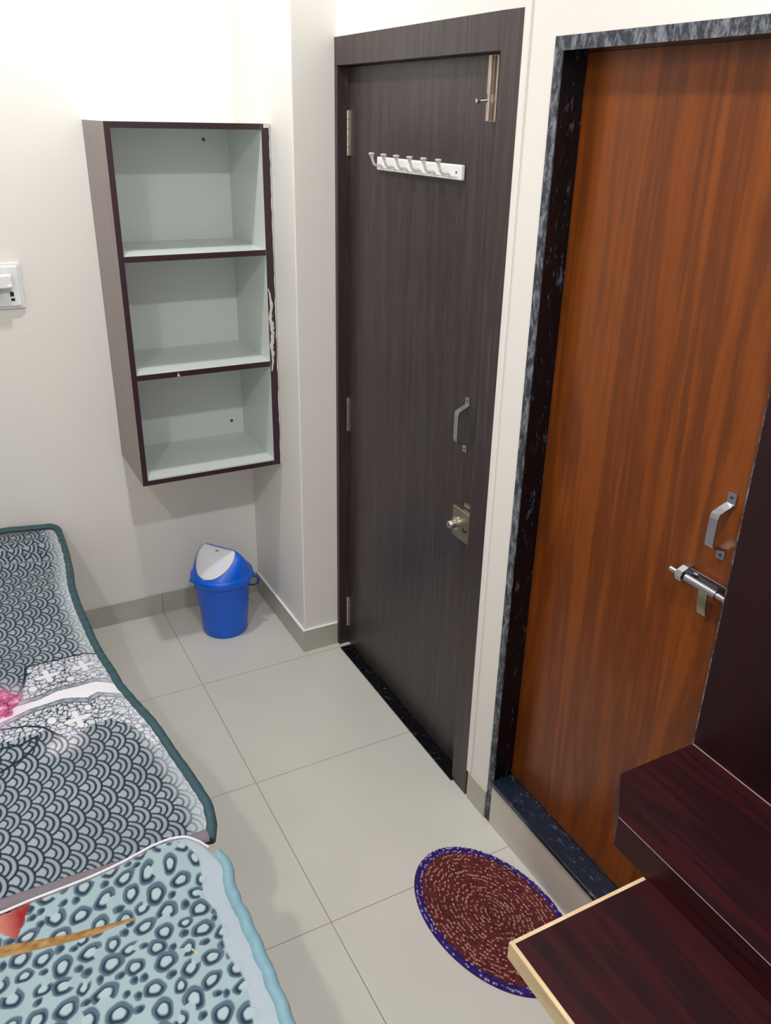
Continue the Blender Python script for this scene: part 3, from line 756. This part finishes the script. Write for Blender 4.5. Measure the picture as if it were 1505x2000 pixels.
def quilt2_build(ys, parent):
    ys = np.asarray(ys)[:, None]; X = xs2(ys); Y = np.broadcast_to(ys, X.shape).copy()
    C = np.zeros(X.shape+(3,)); C[:] = srgb_arr((154, 176, 181))
    C = C*(1-.06*vnoise(X, Y, .05, 2)[..., None])
    Z = z2(X, Y).copy()
    YW = Y+(ytop(X)+1.253)*np.clip((Y+1.42)/.16, 0, 1)
    yv = ys[:, 0]
    for (sx, sy, R, big, ang, asp, sk, gp) in spots:
        i0, i1 = np.searchsorted(yv, sy-R*1.6), np.searchsorted(yv, sy+R*1.6)
        if i1 <= i0: continue
        sub = X[i0:i1]; cols = np.where((sub[0] > sx-R*1.9) & (sub[0] < sx+R*1.9))[0]
        if len(cols) == 0: continue
        j0, j1 = cols[0], cols[-1]+1
        x = X[i0:i1, j0:j1]-sx; y = Y[i0:i1, j0:j1]-sy
        ca, sa = math.cos(.7+sk), math.sin(.7+sk)
        u = (x*ca+y*sa)/(R*1.12); v = (-x*sa+y*ca)/(R*.90*asp)
        r = np.hypot(u, v); a = np.arctan2(v, u)
        r = r*(1+.06*np.sin(2*a+ang)+.05*np.sin(3*a+2*ang)+.03*np.sin(5*a+ang))
        c = C[i0:i1, j0:j1]
        if big:
            inner = .47
            gap = (np.cos(a-ang) > .80) if gp < .38 else np.zeros(a.shape, bool)
            ringm = step(r, 1.0, .12)*(~gap)
            c = mixc(c, ringm, (80, 100, 116))
            # darker inner side of the ring: emboss shade painted into the print colour
            da = np.clip(.80+.5*np.cos(a+2.2+ang*.15), 0, 1)
            c = mixc(c, step(r, .56+.22*da, .14)*(~gap), (28, 46, 66))
            c = mixc(c, step(r, inner, .16), (166, 184, 190))
            Z[i0:i1, j0:j1] -= .0016*ringm*(1-step(r, inner, .12))
        else:
            c = mixc(c, step(r, 1.0, .2), (84, 104, 118)); c = mixc(c, step(np.hypot(u-.2, v+.15), .62, .25), (38, 58, 76))
            Z[i0:i1, j0:j1] -= .0014*step(r, 1, .2)
        C[i0:i1, j0:j1] = c
    # plain pale strip next to the satin border
    e = edge2(Y)-H2-X
    C = mixc(C, step(e, .034+.006*np.sin(Y*40), .004), (168, 180, 190), .96)
    # printed branch and red petal
    pts = [(-1.50, -1.34), (-1.40, -1.345), (-1.302, -1.346), (-1.235, -1.365), (-1.174, -1.378), (-1.114, -1.384), (-1.071, -1.387)]
    sd = seg_dist(X, Y, pts); wd = np.interp(X, [-1.5, -1.30, -1.15, -1.07], [.014, .0125, .008, .003])
    br = np.zeros_like(C); tt = vnoise(X*.4, Y, .006, 8)[..., None]; br[:] = srgb_arr((128, 92, 52))*(1-tt)+srgb_arr((176, 138, 84))*tt
    mk = np.clip((wd-sd)/.002+.5, 0, 1)[..., None]; C = C*(1-mk)+br*mk
    # petal: triangle pointing towards the foot
    tri = (Y > -1.330) & (Y > -1.255-(-1.238-X)*9*0-.9) & (X < -1.240-(-1.262-Y)*.45) & (X > -1.33) & (Y > -1.335+np.abs(X+1.272)*1.1*(X < -1.272))
    pc = np.zeros_like(C); t2 = np.clip((-1.262-X)/.05, 0, 1)[..., None]*.8; pc[:] = srgb_arr((146, 28, 32))*(1-t2)+srgb_arr((214, 150, 130))*t2
    C = np.where((tri)[..., None], pc, C)
    # small yellow thread mark
    C = mixc(C, step(seg_dist(X, Y, [(-.992, -1.500), (-.986, -1.515)]), .0015), (196, 182, 120))
    V = np.stack([X, YW, Z], -1).reshape(-1, 3)
    o = make_attr_mesh('quilt_top', V, grid_faces(*X.shape), np.clip(C, 0, 1).reshape(-1, 3), M['q2'], parent)
    s = o.modifiers.new('solid', 'SOLIDIFY'); s.thickness = .016; s.offset = -1
M['q2'] = attr_mat('plush_leopard_print', .9, .3, .3, 700)
q2 = thing('quilt', (-1.45, -2.1, .50), 'pale teal leopard-ring plush quilt with light blue border covering the near part of the bed', 'quilt')
fu2 = np.concatenate([np.arange(0, .50, .00125), np.arange(.50, .75, .003), np.arange(.75, 1.08, .012)])[::-1]
def xs2(y): return np.maximum(edge2(y)-H2*.6-fu2[None, :], -1.965)
ysq2 = np.concatenate([np.arange(-2.93, -1.95, .004), np.arange(-1.95, -1.253, .0013)])
quilt2_build(ysq2, q2)
hp = []
for y in np.arange(-2.93, -1.30, .008):
    x = float(edge2(y))-H2/2; hp.append((x+.0015*math.sin(y*97), y, float(z2(np.array(x), np.array(y)))+.001*math.sin(y*150)))
MB().tube(hp, [1+.03*math.sin(i*.9)+.03*math.sin(i*2.3) for i in range(len(hp))], 14, flat=(H2/2, .010, (0, 0, 1))).build('side_hem', M['hem2'], q2, smooth=True, label='light blue satin border')
hp = [(x, float(ytop(x))-.001, float(z2(np.array(x), np.array(-1.258)))+.002) for x in np.arange(-1.96, -.885, .012)]
MB().tube(hp, .0028, 8).build('top_piping', M['hemw'], q2, smooth=True, label='white piping')
